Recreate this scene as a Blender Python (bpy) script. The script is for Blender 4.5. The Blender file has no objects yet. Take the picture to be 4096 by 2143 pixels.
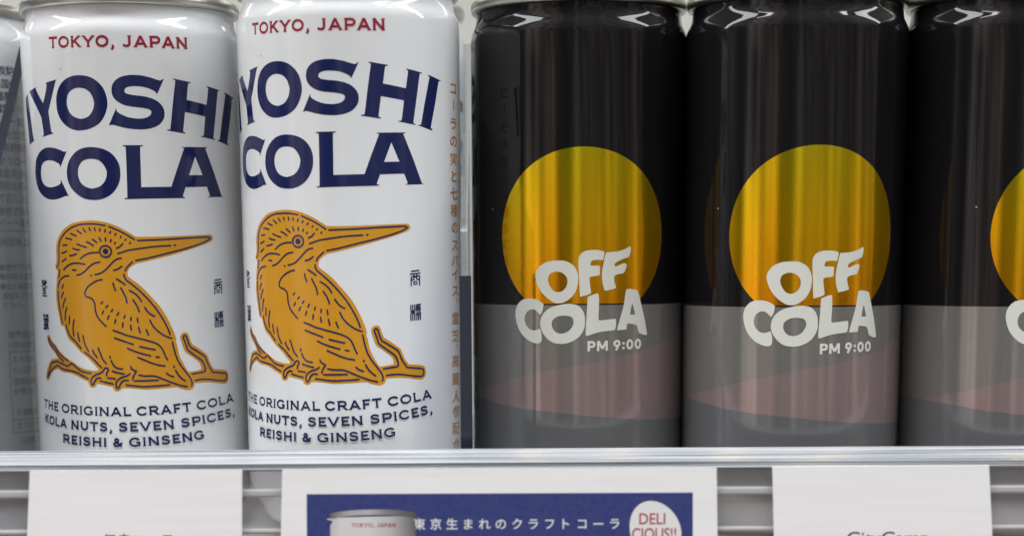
# A row of slim drink cans on a lit shop shelf, behind a clear price rail with paper cards.
# Real-world metres; x to the right, y into the shelf, z up. MM converts millimetres.
import bpy, bmesh, math, random
from mathutils import Vector, Matrix
sc = bpy.context.scene
COL = sc.collection
MM = 0.001
PI = math.pi
rnd = random.Random(7)

# ------------------------------------------------------------------ camera
cam_d = bpy.data.cameras.new('camera')
cam = bpy.data.objects.new('camera', cam_d)
COL.objects.link(cam)
sc.camera = cam
F_PX, PP = 7000.0, (2048.0, 2190.0)          # focal length and principal point on a 4096 x 2143 frame
pitch, roll = math.radians(9.4), math.radians(0.30)
fw = Vector((0, math.cos(pitch), -math.sin(pitch)))
up0 = Vector((0, math.sin(pitch), math.cos(pitch)))
rt0 = Vector((1, 0, 0))
rt = rt0 * math.cos(roll) - up0 * math.sin(roll)
up = up0 * math.cos(roll) + rt0 * math.sin(roll)
cam.matrix_world = Matrix(((rt.x, up.x, -fw.x, 0), (rt.y, up.y, -fw.y, -0.430), (rt.z, up.z, -fw.z, 0.071), (0, 0, 0, 1)))
cam_d.sensor_fit = 'HORIZONTAL'
cam_d.sensor_width = 36.0
cam_d.lens = F_PX / 4096 * 36.0
cam_d.shift_x = 0.0
cam_d.shift_y = (PP[1] - 2143 / 2) / 4096
cam_d.clip_start, cam_d.clip_end = 0.02, 50.0
cam_d.dof.use_dof = True
cam_d.dof.focus_distance = 0.410
cam_d.dof.aperture_fstop = 10.0
sc.render.resolution_x, sc.render.resolution_y = 1024, 535

# ------------------------------------------------------------------ node helpers
def nn(nt, typ, **kw):
    n = nt.nodes.new(typ)
    for k, v in kw.items():
        if k.startswith('i_'):
            n.inputs[k[2:].replace('_', ' ')].default_value = v
        else:
            setattr(n, k, v)
    return n
def lk(nt, a, b): nt.links.new(a, b)
def mathn(nt, op, a, b=None, c=None):
    n = nt.nodes.new('ShaderNodeMath'); n.operation = op
    for i, v in enumerate((a, b, c)):
        if v is None: continue
        if isinstance(v, (int, float)): n.inputs[i].default_value = v
        else: nt.links.new(v, n.inputs[i])
    return n.outputs[0]

# ------------------------------------------------------------------ world: the dim shop aisle around the shelf
world = bpy.data.worlds.new('World'); sc.world = world
world.use_nodes = True
wt = world.node_tree; wt.nodes.clear()
wout = nn(wt, 'ShaderNodeOutputWorld'); wbg = nn(wt, 'ShaderNodeBackground')
lk(wt, wbg.outputs[0], wout.inputs[0])
wco = nn(wt, 'ShaderNodeTexCoord'); wsep = nn(wt, 'ShaderNodeSeparateXYZ')
lk(wt, wco.outputs['Generated'], wsep.inputs[0])
# azimuth seen from the shelf: 0 straight out into the aisle, +-90 deg to the sides
az = mathn(wt, 'ARCTAN2', wsep.outputs['X'], mathn(wt, 'MULTIPLY', wsep.outputs['Y'], -1.0))
azn = mathn(wt, 'ADD', mathn(wt, 'DIVIDE', az, 2 * PI), 0.5)
ramp = nn(wt, 'ShaderNodeValToRGB'); lk(wt, azn, ramp.inputs[0])
cr = ramp.color_ramp; cr.interpolation = 'LINEAR'
STOPS = [(0.00, (0.10, 0.10, 0.12)), (0.20, (0.10, 0.10, 0.14)), (0.255, (0.46, 0.41, 0.44)), (0.285, (0.54, 0.47, 0.44)), (0.30, (0.10, 0.11, 0.10)), (0.325, (0.10, 0.13, 0.10)),
         (0.34, (1.09, 0.99, 0.92)), (0.375, (1.20, 1.04, 0.92)), (0.385, (0.46, 0.39, 0.37)), (0.42, (0.81, 0.61, 0.48)), (0.435, (0.12, 0.10, 0.08)),
         (0.45, (0.09, 0.10, 0.09)), (0.475, (0.10, 0.14, 0.10)), (0.487, (0.74, 0.72, 0.71)), (0.50, (0.32, 0.33, 0.30)), (0.52, (0.41, 0.39, 0.34)),
         (0.56, (0.36, 0.33, 0.30)), (0.60, (0.43, 0.39, 0.34)), (0.615, (0.15, 0.17, 0.12)), (0.65, (0.35, 0.30, 0.27)), (0.675, (0.62, 0.53, 0.49)),
         (0.69, (0.27, 0.23, 0.24)), (0.73, (0.41, 0.36, 0.37)), (0.78, (0.10, 0.10, 0.12)), (1.0, (0.10, 0.10, 0.12))]
while len(cr.elements) < len(STOPS): cr.elements.new(0.5)
for e, (p, c) in zip(cr.elements, STOPS): e.position = p; e.color = (*c, 1)
# fine vertical streaking: products and uprights along the far side of the aisle
wn = nn(wt, 'ShaderNodeTexNoise', noise_dimensions='2D'); wn.inputs['Scale'].default_value = 1.0; wn.inputs['Detail'].default_value = 4.0
wcb = nn(wt, 'ShaderNodeCombineXYZ'); lk(wt, mathn(wt, 'MULTIPLY_ADD', wsep.outputs['Z'], 3.0, mathn(wt, 'MULTIPLY', az, 10.0)), wcb.inputs[0]); lk(wt, mathn(wt, 'MULTIPLY', wsep.outputs['Z'], 7.0), wcb.inputs[1])
lk(wt, wcb.outputs[0], wn.inputs['Vector'])
wfac = mathn(wt, 'MAXIMUM', mathn(wt, 'MULTIPLY_ADD', wn.outputs['Fac'], 3.4, -.65), 0.15)
wmul = nn(wt, 'ShaderNodeMix', data_type='RGBA', blend_type='MULTIPLY'); wmul.inputs[0].default_value = 1.0
lk(wt, ramp.outputs['Color'], wmul.inputs['A']); lk(wt, wfac, wmul.inputs['B'])
# elevation: floor below, aisle at the horizon, pale ceiling above
elr = nn(wt, 'ShaderNodeValToRGB'); lk(wt, mathn(wt, 'MULTIPLY_ADD', wsep.outputs['Z'], 0.5, 0.5), elr.inputs[0])
ec = elr.color_ramp
for i, (p, c) in enumerate([(0.0, .30), (0.36, .30), (0.44, .0), (0.60, .0), (0.68, .55), (1.0, 1.0)]):
    if i > 1: ec.elements.new(0.5)
for e, (p, c) in zip(ec.elements, [(0.0, .36), (0.34, .30), (0.42, .0), (0.60, .0), (0.69, .62), (1.0, .85)]): e.position = p; e.color = (c * .96, c * .99, c * 1.06, 1)
side = nn(wt, 'ShaderNodeMapRange', interpolation_type='SMOOTHSTEP'); lk(wt, mathn(wt, 'ABSOLUTE', az), side.inputs[0])
side.inputs[1].default_value = .35; side.inputs[2].default_value = 1.25; side.inputs[3].default_value = .30; side.inputs[4].default_value = 1.25
wsd = nn(wt, 'ShaderNodeMix', data_type='RGBA', blend_type='MULTIPLY'); wsd.inputs[0].default_value = 1.0
lk(wt, elr.outputs['Color'], wsd.inputs['A']); lk(wt, side.outputs[0], wsd.inputs['B'])
wadd = nn(wt, 'ShaderNodeMix', data_type='RGBA', blend_type='ADD'); wadd.inputs[0].default_value = 1.0
lk(wt, wmul.outputs['Result'], wadd.inputs['A']); lk(wt, wsd.outputs['Result'], wadd.inputs['B'])
lk(wt, wadd.outputs['Result'], wbg.inputs['Color'])
wbg.inputs['Strength'].default_value = 0.66

# ------------------------------------------------------------------ the lamps of the shelf above and of the shop ceiling, and an added fill
def area(name, loc, rot, sx, sy, power, color=(1, 1, 1)):
    l = bpy.data.lights.new(name, 'AREA'); l.shape = 'RECTANGLE'; l.size, l.size_y = sx, sy; l.energy = power; l.color = color
    o = bpy.data.objects.new(name, l); COL.objects.link(o); o.location = loc; o.rotation_euler = rot
    return o
area('led_strip', (0.02, -0.030, 0.204), (math.radians(10), 0, 0), 0.62, 0.020, 0.48, (.95, .98, 1.0))
area('ceiling_lamp', (0.0, -0.72, 2.30), (0, 0, 0), 3.4, 0.55, 118.0, (.93, .975, 1.0))
area('inner_fill_light', (0.0, 0.16, 0.222), (0, 0, 0), 0.62, 0.02, 0.22, (1.0, 1.0, .97))  # added fill that brightens the shelf interior, not a known fitting

sc.view_settings.view_transform = 'Standard'
sc.view_settings.look = 'None'
sc.view_settings.exposure = 0.0
sc.view_settings.gamma = 1.0
sc.view_settings.use_curve_mapping = False
sc.cycles.max_bounces = 10
sc.cycles.transparent_max_bounces = 16
sc.cycles.caustics_reflective = False
sc.cycles.caustics_refractive = False

# ------------------------------------------------------------------ materials
def mat(name, color=(.5, .5, .5), rough=.4, metal=0., spec=.5, **kw):
    m = bpy.data.materials.new(name); m.use_nodes = True
    p = m.node_tree.nodes['Principled BSDF']
    p.inputs['Base Color'].default_value = (*color, 1)
    p.inputs['Roughness'].default_value = rough
    p.inputs['Metallic'].default_value = metal
    p.inputs['Specular IOR Level'].default_value = spec
    for k, v in kw.items(): p.inputs[k.replace('_', ' ')].default_value = v
    return m
def bsdf(m): return m.node_tree.nodes['Principled BSDF']
def bump(m, scale=(1, 1, 1), size=200., strength=.1, dist=.0002, detail=2.):
    nt = m.node_tree; tc = nn(nt, 'ShaderNodeTexCoord'); mp = nn(nt, 'ShaderNodeMapping'); mp.inputs['Scale'].default_value = scale
    no = nn(nt, 'ShaderNodeTexNoise'); no.inputs['Scale'].default_value = size; no.inputs['Detail'].default_value = detail
    b = nn(nt, 'ShaderNodeBump'); b.inputs['Strength'].default_value = strength; b.inputs['Distance'].default_value = dist
    lk(nt, tc.outputs['Object'], mp.inputs[0]); lk(nt, mp.outputs[0], no.inputs['Vector']); lk(nt, no.outputs['Fac'], b.inputs['Height'])
    lk(nt, b.outputs[0], bsdf(m).inputs['Normal'])
    return m
def vary(m, c0, c1, scale=(1, 1, 1), size=100., lo=.35, hi=.65, detail=3.):
    """base colour wandering between two tones: printed or worn unevenness, on the rail painted refraction lines"""
    nt = m.node_tree; tc = nn(nt, 'ShaderNodeTexCoord'); mp = nn(nt, 'ShaderNodeMapping'); mp.inputs['Scale'].default_value = scale
    no = nn(nt, 'ShaderNodeTexNoise'); no.inputs['Scale'].default_value = size; no.inputs['Detail'].default_value = detail
    r = nn(nt, 'ShaderNodeValToRGB'); r.color_ramp.elements[0].position = lo; r.color_ramp.elements[1].position = hi
    r.color_ramp.elements[0].color = (*c0, 1); r.color_ramp.elements[1].color = (*c1, 1)
    lk(nt, tc.outputs['Object'], mp.inputs[0]); lk(nt, mp.outputs[0], no.inputs['Vector']); lk(nt, no.outputs['Fac'], r.inputs[0]); lk(nt, r.outputs[0], bsdf(m).inputs['Base Color'])
    return m

BUMP = dict(scale=(1, 1, .35), size=420., strength=.10, dist=.00006)
M_white = bump(mat('white_enamel', (.735, .745, .765), .09, 0, .6), **BUMP)
M_navy = bump(mat('navy_ink', (.010, .0165, .082), .14), **BUMP)
M_red = bump(mat('red_ink', (.30, .014, .036), .16), **BUMP)
M_gold = bump(mat('ochre_ink', (.60, .275, .016), .20), **BUMP)
M_goldtxt = bump(mat('gold_lettering_ink', (.42, .18, .008), .45, 0, .15), **BUMP)
M_black = bump(mat('black_enamel', (.0085, .0075, .0085), .055, 0, .34), **BUMP)
M_grey = bump(mat('warm_grey_print', (.25, .235, .225), .09, .42), **BUMP)
M_grey2 = bump(mat('dark_grey_print', (.18, .18, .185), .10, .36), **BUMP)
M_pink = bump(mat('dusty_pink_print', (.335, .25, .25), .09, .40), **BUMP)
M_off = bump(mat('pale_lettering_ink', (.66, .66, .60), .2), **BUMP)
M_rim = mat('bare_aluminium', (.47, .45, .41), .30, 1.0)
bump(M_rim, (1, 1, 14), 300., .12, .00005)
M_sun = mat('yellow_metallic_print', (.7, .5, .03), .12, .86)
nt = M_sun.node_tree
tc = nn(nt, 'ShaderNodeTexCoord'); sp = nn(nt, 'ShaderNodeSeparateXYZ'); lk(nt, tc.outputs['Object'], sp.inputs[0])
mr = nn(nt, 'ShaderNodeMapRange'); lk(nt, sp.outputs['Z'], mr.inputs[0]); mr.inputs[1].default_value = .0595; mr.inputs[2].default_value = .097
rp = nn(nt, 'ShaderNodeValToRGB'); lk(nt, mr.outputs[0], rp.inputs[0])
rp.color_ramp.elements[0].color = (.86, .34, .004, 1); rp.color_ramp.elements[1].color = (.76, .58, .010, 1)
e = rp.color_ramp.elements.new(.5); e.color = (.90, .50, .006, 1)
lk(nt, rp.outputs[0], bsdf(M_sun).inputs['Base Color'])
# fine printing screen, as dots of ink over bare metal: roughness flicker
bump(M_sun, (1, 1, 1), 2600., .22, .00004, 1.)

M_shelf = mat('white_shelf_paint', (.78, .79, .76), .45)
M_panel = mat('pale_back_panel', (.80, .81, .78), .5)
M_paper = mat('white_card', (.80, .79, .785), .62)
vary(M_paper, (.88, .86, .875), (.915, .898, .91), (.35, 1, 6), 130., .3, .7)
M_blue = vary(mat('blue_print', (.03, .045, .2), .5), (.026, .040, .185), (.042, .052, .20), (1, 1, 1), 900., .35, .65, 6.)
M_wtext = mat('white_print', (.80, .80, .80), .55)
M_btext = mat('black_print', (.02, .018, .022), .5)
M_rtext = mat('red_print', (.42, .03, .055), .55)
M_rail = mat('milky_plastic', (.50, .53, .57), .16, 0, .8)
bsdf(M_rail).inputs['Transmission Weight'].default_value = .12
bump(M_rail, (.01, 1, 1), 2600., .6, .00012, 3.)
vary(M_rail, (.15, .156, .17), (.47, .485, .51), (.012, 1, 1.6), 900., .36, .62, 4.)  # lengthwise lines paint refracted light into the lip's colour
M_rib = mat('milky_plastic_rib', (.46, .455, .45), .25)

def flecks(m, color, cell=260., radius=.030, keep=.955):
    """stray dust and nicks: a few tiny specks, most cells empty"""
    nt = m.node_tree; b = bsdf(m).inputs['Base Color']; tc = nn(nt, 'ShaderNodeTexCoord')
    v = nn(nt, 'ShaderNodeTexVoronoi'); v.inputs['Scale'].default_value = cell; lk(nt, tc.outputs['Object'], v.inputs['Vector'])
    sepc = nn(nt, 'ShaderNodeSeparateColor'); lk(nt, v.outputs['Color'], sepc.inputs[0])
    f = mathn(nt, 'MULTIPLY', mathn(nt, 'LESS_THAN', v.outputs['Distance'], radius), mathn(nt, 'GREATER_THAN', sepc.outputs[0], keep))
    mx = nn(nt, 'ShaderNodeMix', data_type='RGBA'); lk(nt, f, mx.inputs[0])
    if b.links: lk(nt, b.links[0].from_socket, mx.inputs['A'])
    else: mx.inputs['A'].default_value = b.default_value[:]
    mx.inputs['B'].default_value = (*color, 1); lk(nt, mx.outputs['Result'], b)
    return m
# the metal prints are screened in fine dots: a slight grain
for m_, a_, b_ in ((M_grey, (.215, .20, .19), (.25, .235, .225)), (M_grey2, (.155, .155, .16), (.18, .18, .185)), (M_pink, (.275, .205, .205), (.32, .24, .24))):
    vary(m_, a_, b_, (1, 1, 1), 3600., .3, .7, 2.)
flecks(M_black, (.30, .30, .30), 190., .045, .94); flecks(M_grey, (.5, .5, .5), 190., .04, .95); flecks(M_grey2, (.5, .5, .5), 190., .04, .95)
flecks(M_white, (.25, .25, .26), 170., .032, .955); flecks(M_paper, (.25, .24, .24), 150., .03, .96)

def clear_mat(name, tint, amount, gloss_r, diff, gloss=.7):
    """clear plastic sheet: straight-through light, a little milk and a glossy face"""
    m = bpy.data.materials.new(name); m.use_nodes = True; nt = m.node_tree; nt.nodes.clear()
    o = nn(nt, 'ShaderNodeOutputMaterial'); t = nn(nt, 'ShaderNodeBsdfTransparent'); t.inputs[0].default_value = (*tint, 1)
    d = nn(nt, 'ShaderNodeBsdfDiffuse'); d.inputs[0].default_value = (*diff, 1)
    g = nn(nt, 'ShaderNodeBsdfGlossy'); g.inputs['Roughness'].default_value = gloss_r
    m1 = nn(nt, 'ShaderNodeMixShader'); m1.inputs[0].default_value = amount
    lk(nt, t.outputs[0], m1.inputs[1]); lk(nt, d.outputs[0], m1.inputs[2])
    lw = nn(nt, 'ShaderNodeLayerWeight'); lw.inputs[0].default_value = .5
    m2 = nn(nt, 'ShaderNodeMixShader'); lk(nt, mathn(nt, 'MULTIPLY_ADD', mathn(nt, 'POWER', lw.outputs['Facing'], 5.0), gloss, .035), m2.inputs[0]); lk(nt, m1.outputs[0], m2.inputs[1]); lk(nt, g.outputs[0], m2.inputs[2])
    lk(nt, m2.outputs[0], o.inputs[0])
    return m
M_clear = clear_mat('clear_divider_sheet', (.93, .94, .96), .04, .04, (.5, .55, .65), .55)
M_clear_shade = clear_mat('shaded_divider_sheet', (.72, .725, .74), .06, .06, (.5, .5, .52), .55)  # same clear sheet, tinted darker to put shade over the can behind
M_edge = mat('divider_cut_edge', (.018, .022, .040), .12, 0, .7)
M_plate = clear_mat('smoky_clear_plate', (.92, .90, .92), .36, .15, (.50, .485, .50))

# ------------------------------------------------------------------ mesh helpers
def tag(o, label=None, cat=None, group=None, kind=None):
    for k, v in (('label', label), ('category', cat), ('group', group), ('kind', kind)):
        if v: o[k] = v
    return o
def link(name, me, parent=None):
    o = bpy.data.objects.new(name, me); COL.objects.link(o)
    if parent is not None: o.parent = parent
    return o
def empty(name, loc, rz=0):
    o = bpy.data.objects.new(name, None); COL.objects.link(o); o.location = loc; o.rotation_euler = (0, 0, rz); o.empty_display_size = .01
    return o
def from_bm(name, bm, mats, parent=None, smooth=False):
    me = bpy.data.meshes.new(name)
    bm.normal_update(); bm.to_mesh(me); bm.free()
    for m in (mats if isinstance(mats, (list, tuple)) else [mats]): me.materials.append(m)
    if smooth:
        for p in me.polygons: p.use_smooth = True
    return link(name, me, parent)
def box(bm, x0, x1, y0, y1, z0, z1):
    v = [bm.verts.new((x * MM, y * MM, z * MM)) for x in (x0, x1) for y in (y0, y1) for z in (z0, z1)]
    for q in ((0, 1, 3, 2), (4, 6, 7, 5), (0, 4, 5, 1), (2, 3, 7, 6), (0, 2, 6, 4), (1, 5, 7, 3)):
        bm.faces.new([v[i] for i in q])
    return v
def extrude_x(bm, prof, x0, x1, closed=True):
    """closed profile [(y, z)] swept along x"""
    a = [bm.verts.new((x0 * MM, y * MM, z * MM)) for y, z in prof]; b = [bm.verts.new((x1 * MM, y * MM, z * MM)) for y, z in prof]
    n = len(prof)
    for i in range(n if closed else n - 1): bm.faces.new((a[i], a[(i + 1) % n], b[(i + 1) % n], b[i]))
    if closed: bm.faces.new(list(reversed(a))); bm.faces.new(b)
    bmesh.ops.recalc_face_normals(bm, faces=bm.faces)
def lathe(bm, prof, seg=160, mat_of=None):
    rings = []
    for r, z in prof:
        if r == 0: rings.append([bm.verts.new((0, 0, z * MM))])
        else: rings.append([bm.verts.new((r * MM * math.sin(2 * PI * i / seg), -r * MM * math.cos(2 * PI * i / seg), z * MM)) for i in range(seg)])
    for k in range(len(rings) - 1):
        A, B = rings[k], rings[k + 1]
        for i in range(seg):
            j = (i + 1) % seg
            if len(A) == 1 and len(B) == 1: continue
            if len(A) == 1: f = bm.faces.new((A[0], B[j], B[i]))
            elif len(B) == 1: f = bm.faces.new((A[i], A[j], B[0]))
            else: f = bm.faces.new((A[i], A[j], B[j], B[i]))
            if mat_of: f.material_index = mat_of((prof[k][1] + prof[k + 1][1]) / 2)

def smooth_path(pts, closed=True, n=5):
    """Catmull-Rom through the points; a point with a third value is a corner"""
    P = [(p[0], p[1]) for p in pts]; c = [len(p) > 2 for p in pts]; N = len(P); out = []
    for i in range(N if closed else N - 1):
        p1, p2 = P[i], P[(i + 1) % N]
        p0 = P[(i - 1) % N] if (closed or i > 0) else p1
        p3 = P[(i + 2) % N] if (closed or i + 2 < N) else p2
        if c[i]: p0 = p1
        if c[(i + 1) % N]: p3 = p2
        d = math.dist(p1, p2); m = 1 if (c[i] and c[(i + 1) % N]) or d < .05 else max(2, min(n, int(d / .25) + 1))
        for k in range(m):
            t = k / m; t2, t3 = t * t, t * t * t
            out.append(tuple(.5 * (2 * p1[q] + (p2[q] - p0[q]) * t + (2 * p0[q] - 5 * p1[q] + 4 * p2[q] - p3[q]) * t2 + (3 * p1[q] - p0[q] - 3 * p2[q] + p3[q]) * t3) for q in (0, 1)))
    if not closed: out.append(P[-1])
    return out

def fill_rings(shapes):
    """[[outer, hole, ...], ...] in 2D -> list of (verts, faces)"""
    res = []
    for rings in shapes:
        cu = bpy.data.curves.new('outline', 'CURVE'); cu.dimensions = '2D'; cu.fill_mode = 'BOTH'
        for r in rings:
            s = cu.splines.new('POLY'); s.points.add(len(r) - 1); s.use_cyclic_u = True
            for p, q in zip(s.points, r): p.co = (q[0], q[1], 0, 1)
        res.append(curve_tris(cu)); bpy.data.curves.remove(cu)
    return res
def curve_tris(cu):
    o = bpy.data.objects.new('outline', cu); COL.objects.link(o)
    dg = bpy.context.evaluated_depsgraph_get(); dg.update()
    ev = o.evaluated_get(dg); me = ev.to_mesh()
    v = [tuple(p.co[:2]) for p in me.vertices]; f = [tuple(p.vertices) for p in me.polygons]
    ev.to_mesh_clear(); bpy.data.objects.remove(o)
    return v, f
def text_flat(body, size, align='LEFT', space=1.0, offset=0.0):
    cu = bpy.data.curves.new('text', 'FONT'); cu.body = body; cu.size = size; cu.align_x = align; cu.space_character = space; cu.offset = offset; cu.fill_mode = 'FRONT'
    cu.resolution_u = 4
    r = curve_tris(cu); bpy.data.curves.remove(cu)
    return r
def fit_box(vf, x0, x1, y0, y1):
    v, f = vf; xs = [p[0] for p in v]; ys = [p[1] for p in v]; a, b, c, d = min(xs), max(xs), min(ys), max(ys)
    return [(x0 + (p[0] - a) / (b - a or 1) * (x1 - x0), y0 + (p[1] - c) / (d - c or 1) * (y1 - y0)) for p in v], f

def stroke_poly(pts, w, cap='round'):
    """one stroke as a strip of quads with round or butt ends -> (verts, faces)"""
    v, f = [], []; n = len(pts); h = w / 2
    def nrm(i):
        a = pts[max(i - 1, 0)]; b = pts[min(i + 1, n - 1)]; dx, dy = b[0] - a[0], b[1] - a[1]; L = math.hypot(dx, dy) or 1
        return -dy / L, dx / L
    for i, p in enumerate(pts):
        nx, ny = nrm(i); v.append((p[0] + nx * h, p[1] + ny * h)); v.append((p[0] - nx * h, p[1] - ny * h))
    for i in range(n - 1): f.append((2 * i, 2 * i + 1, 2 * i + 3, 2 * i + 2))
    if cap == 'round':
        for i, s in ((0, 1), (n - 1, -1)):
            nx, ny = nrm(i); a0 = math.atan2(ny, nx); base = [2 * i, 2 * i + 1] if s == 1 else [2 * i + 1, 2 * i]
            arc = []
            for k in range(1, 6):
                a = a0 + (PI * k / 6 if s == 1 else -PI + PI * k / 6)
                if s == 1: a = a0 + PI * k / 6
                else: a = a0 + PI + PI * k / 6
                arc.append(len(v)); v.append((pts[i][0] + h * math.cos(a), pts[i][1] + h * math.sin(a)))
            f.append(tuple([base[0]] + arc + [base[1]]))
    return v, f

R_CAN = 26.5
def wrap_mesh(name, items, m, parent, off=.03, step=.002, rot=0.0, r=R_CAN, du=.9, label=None):
    """flat artwork (u, z) in mm laid round the can; each item sits a hair above the one before"""
    bm = bmesh.new()
    for k, (v, f) in enumerate(items):
        vs = [bm.verts.new((p[0] + rot, p[1], off + step * k)) for p in v]
        for q in f:
            try: bm.faces.new([vs[i] for i in q])
            except ValueError: pass
    u0 = min(v.co.x for v in bm.verts); u1 = max(v.co.x for v in bm.verts)
    x = math.floor(u0 / du) * du + du
    while x < u1:
        bmesh.ops.bisect_plane(bm, geom=bm.verts[:] + bm.edges[:] + bm.faces[:], plane_co=(x, 0, 0), plane_no=(1, 0, 0), dist=1e-6)
        x += du
    nor = []
    bm.normal_update()
    flip = [fc for fc in bm.faces if fc.normal.z < 0]
    if flip: bmesh.ops.reverse_faces(bm, faces=flip)
    bm.verts.index_update()
    for v in bm.verts:
        a = v.co.x / r; rr = r + v.co.z; z = v.co.y
        nor.append((math.sin(a), -math.cos(a), 0))
        v.co = (rr * MM * math.sin(a), -rr * MM * math.cos(a), z * MM)
    me = bpy.data.meshes.new(name); bm.to_mesh(me); bm.free(); me.materials.append(m)
    for p in me.polygons: p.use_smooth = True
    me.normals_split_custom_set_from_vertices(nor)
    o = link(name, me, parent)
    if label: o['label'] = label
    return o
def flat_mesh(name, items, m, parent, y, step=.004, label=None, tilt=None):
    """flat print (x, z) in mm standing on a card whose face is at depth y"""
    bm = bmesh.new()
    for k, (v, f) in enumerate(items):
        vs = [bm.verts.new(((p[0] * CS) * MM, (y - step * k) * MM, (p[1] * CS + CZ) * MM)) for p in v]
        for q in f:
            try: bm.faces.new([vs[i] for i in q])
            except ValueError: pass
    bm.normal_update()
    flip = [fc for fc in bm.faces if fc.normal.y > 0]
    if flip: bmesh.ops.reverse_faces(bm, faces=flip)
    o = from_bm(name, bm, m, parent)
    if label: o['label'] = label
    return o

# ------------------------------------------------------------------ wide engraver-style capitals drawn as strokes
def arc(cx, cy, rx, ry, a0, a1, n=18):
    return [(cx + rx * math.cos(math.radians(a0 + (a1 - a0) * k / n)), cy + ry * math.sin(math.radians(a0 + (a1 - a0) * k / n))) for k in range(n + 1)]
def sp(*p): return smooth_path([list(q) for q in p], False, 4)
W = .155
def tickh(x, y): return ('t', [(x - .15, y), (x + .15, y)])
def tickv(x, y): return ('t', [(x, y - .15), (x, y + .15)])
def stem(x, y0=0., y1=1.): return [[(x, y0), (x, y1)], tickh(x, .03 if y0 == 0 else y0), tickh(x, .97 if y1 == 1 else y1)]
def bar(y, x0, x1, t=True):
    return [[(x0, y), (x1, y)]] + ([('t', [(x1 - .02, y - .13), (x1 - .02, y + .13)])] if t else [])
GL = {
 'I': (.34, stem(.17)), 'T': (.94, [[(.47, 0), (.47, .93)], tickh(.47, .03)] + bar(.925, .02, .92) + [('t', [(.04, .79), (.04, 1.0)]), ('t', [(.90, .79), (.90, 1.0)])]),
 'H': (1.02, stem(.16) + stem(.86) + bar(.5, .16, .86, False)), 'E': (.80, stem(.17) + bar(.925, .17, .76) + bar(.5, .17, .64) + bar(.075, .17, .78)),
 'F': (.78, stem(.17) + bar(.925, .17, .76) + bar(.48, .17, .64)), 'L': (.80, stem(.17) + bar(.075, .17, .78)),
 'O': (1.08, [arc(.54, .5, .46, .43, 0, 360, 30)]), 'C': (1.0, [arc(.54, .5, .46, .43, 40, 320, 24), ('t', [(.90, .70), (.90, .92)]), ('t', [(.90, .10), (.90, .30)])]),
 'G': (1.06, [arc(.54, .5, .46, .43, 40, 305, 24), [(.92, .03), (.92, .45)], ('t', [(.90, .70), (.90, .92)]), [(.66, .42), (1.04, .42)]]),
 'N': (1.04, stem(.15) + [[(.12, .98), (.88, .02)]] + stem(.88)), 'A': (1.06, [[(.10, 0), (.53, .99)], [(.53, .99), (.96, 0)], [(.26, .30), (.80, .30)], tickh(.10, .03), tickh(.96, .03), ('t', [(.40, .97), (.66, .97)])]),
 'R': (1.0, stem(.17) + [[(.17, .925), (.58, .925)] + arc(.60, .69, .24, .235, 90, -90, 10) + [(.17, .455)], [(.52, .45), (.90, .02)], tickh(.93, .03)]),
 'P': (.90, stem(.17) + [[(.17, .925), (.58, .925)] + arc(.60, .67, .24, .255, 90, -90, 10) + [(.17, .415)]]),
 'K': (1.0, stem(.17) + [[(.22, .40), (.82, .98)], [(.40, .58), (.88, .02)], tickh(.83, .97), tickh(.90, .03)]),
 'Y': (1.02, [[(.08, .98), (.51, .46)], [(.94, .98), (.51, .46)], [(.51, .5), (.51, 0)], tickh(.08, .97), tickh(.94, .97), tickh(.51, .03)]),
 'U': (1.02, [[(.16, 1), (.16, .42)] + arc(.51, .42, .35, .345, 180, 360, 14) + [(.86, 1)], tickh(.16, .97), tickh(.86, .97)]),
 'S': (.84, [sp((.72, .78), (.60, .89), (.40, .925), (.20, .87), (.13, .72), (.22, .58), (.42, .515), (.63, .45), (.73, .29), (.62, .12), (.40, .075), (.2, .10), (.09, .22)), ('t', [(.73, .68), (.73, .92)]), ('t', [(.09, .08), (.09, .32)])]),
 'V': (1.0, [[(.07, .98), (.50, .02)], [(.93, .98), (.50, .02)], tickh(.07, .97), tickh(.93, .97)]),
 'J': (.78, [[(.58, 1), (.58, .34)] + arc(.34, .32, .24, .245, 0, -100, 10) + [(.10, .14)], tickh(.58, .97), ('t', [(.09, .06), (.09, .26)])]),
 ',': (.34, [[(.12, .09), (.24, .09)], sp((.22, .10), (.22, -.06), (.08, -.24))]),
 '&': (1.0, [sp((.86, .42), (.70, .20), (.46, .075), (.22, .12), (.12, .30), (.25, .47), (.48, .60), (.56, .77), (.46, .90), (.32, .90), (.25, .76), (.36, .56), (.60, .30), (.86, .04)), ('t', [(.74, .44), (.98, .44)])]),
}
def word_items(txt, u0, u1, base, cap, w=W):
    """letters of one word spread from u0 to u1, standing on the curve z = base(u)"""
    gap = .17; tot = sum(GL[c][0] for c in txt) + gap * (len(txt) - 1); sx = (u1 - u0) / tot; x = 0; items = []
    bz = lambda u: base[0] * u * u + base[1] * u + base[2]
    for c in txt:
        adv, strokes = GL[c]; uc = u0 + sx * (x + adv / 2); th = math.atan(2 * base[0] * uc + base[1]); cs, sn = math.cos(th), math.sin(th); zc = bz(uc)
        for s in strokes:
            t = s[0] == 't' if isinstance(s, tuple) else False
            pts = [((p[0] - adv / 2) * sx, p[1] * cap) for p in (s[1] if t else s)]
            pts = [(uc + p[0] * cs - p[1] * sn, zc + p[0] * sn + p[1] * cs) for p in pts]
            items.append(stroke_poly(pts, (.10 if t else w) * cap, 'butt'))
        x += adv + gap
    return items

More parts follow.
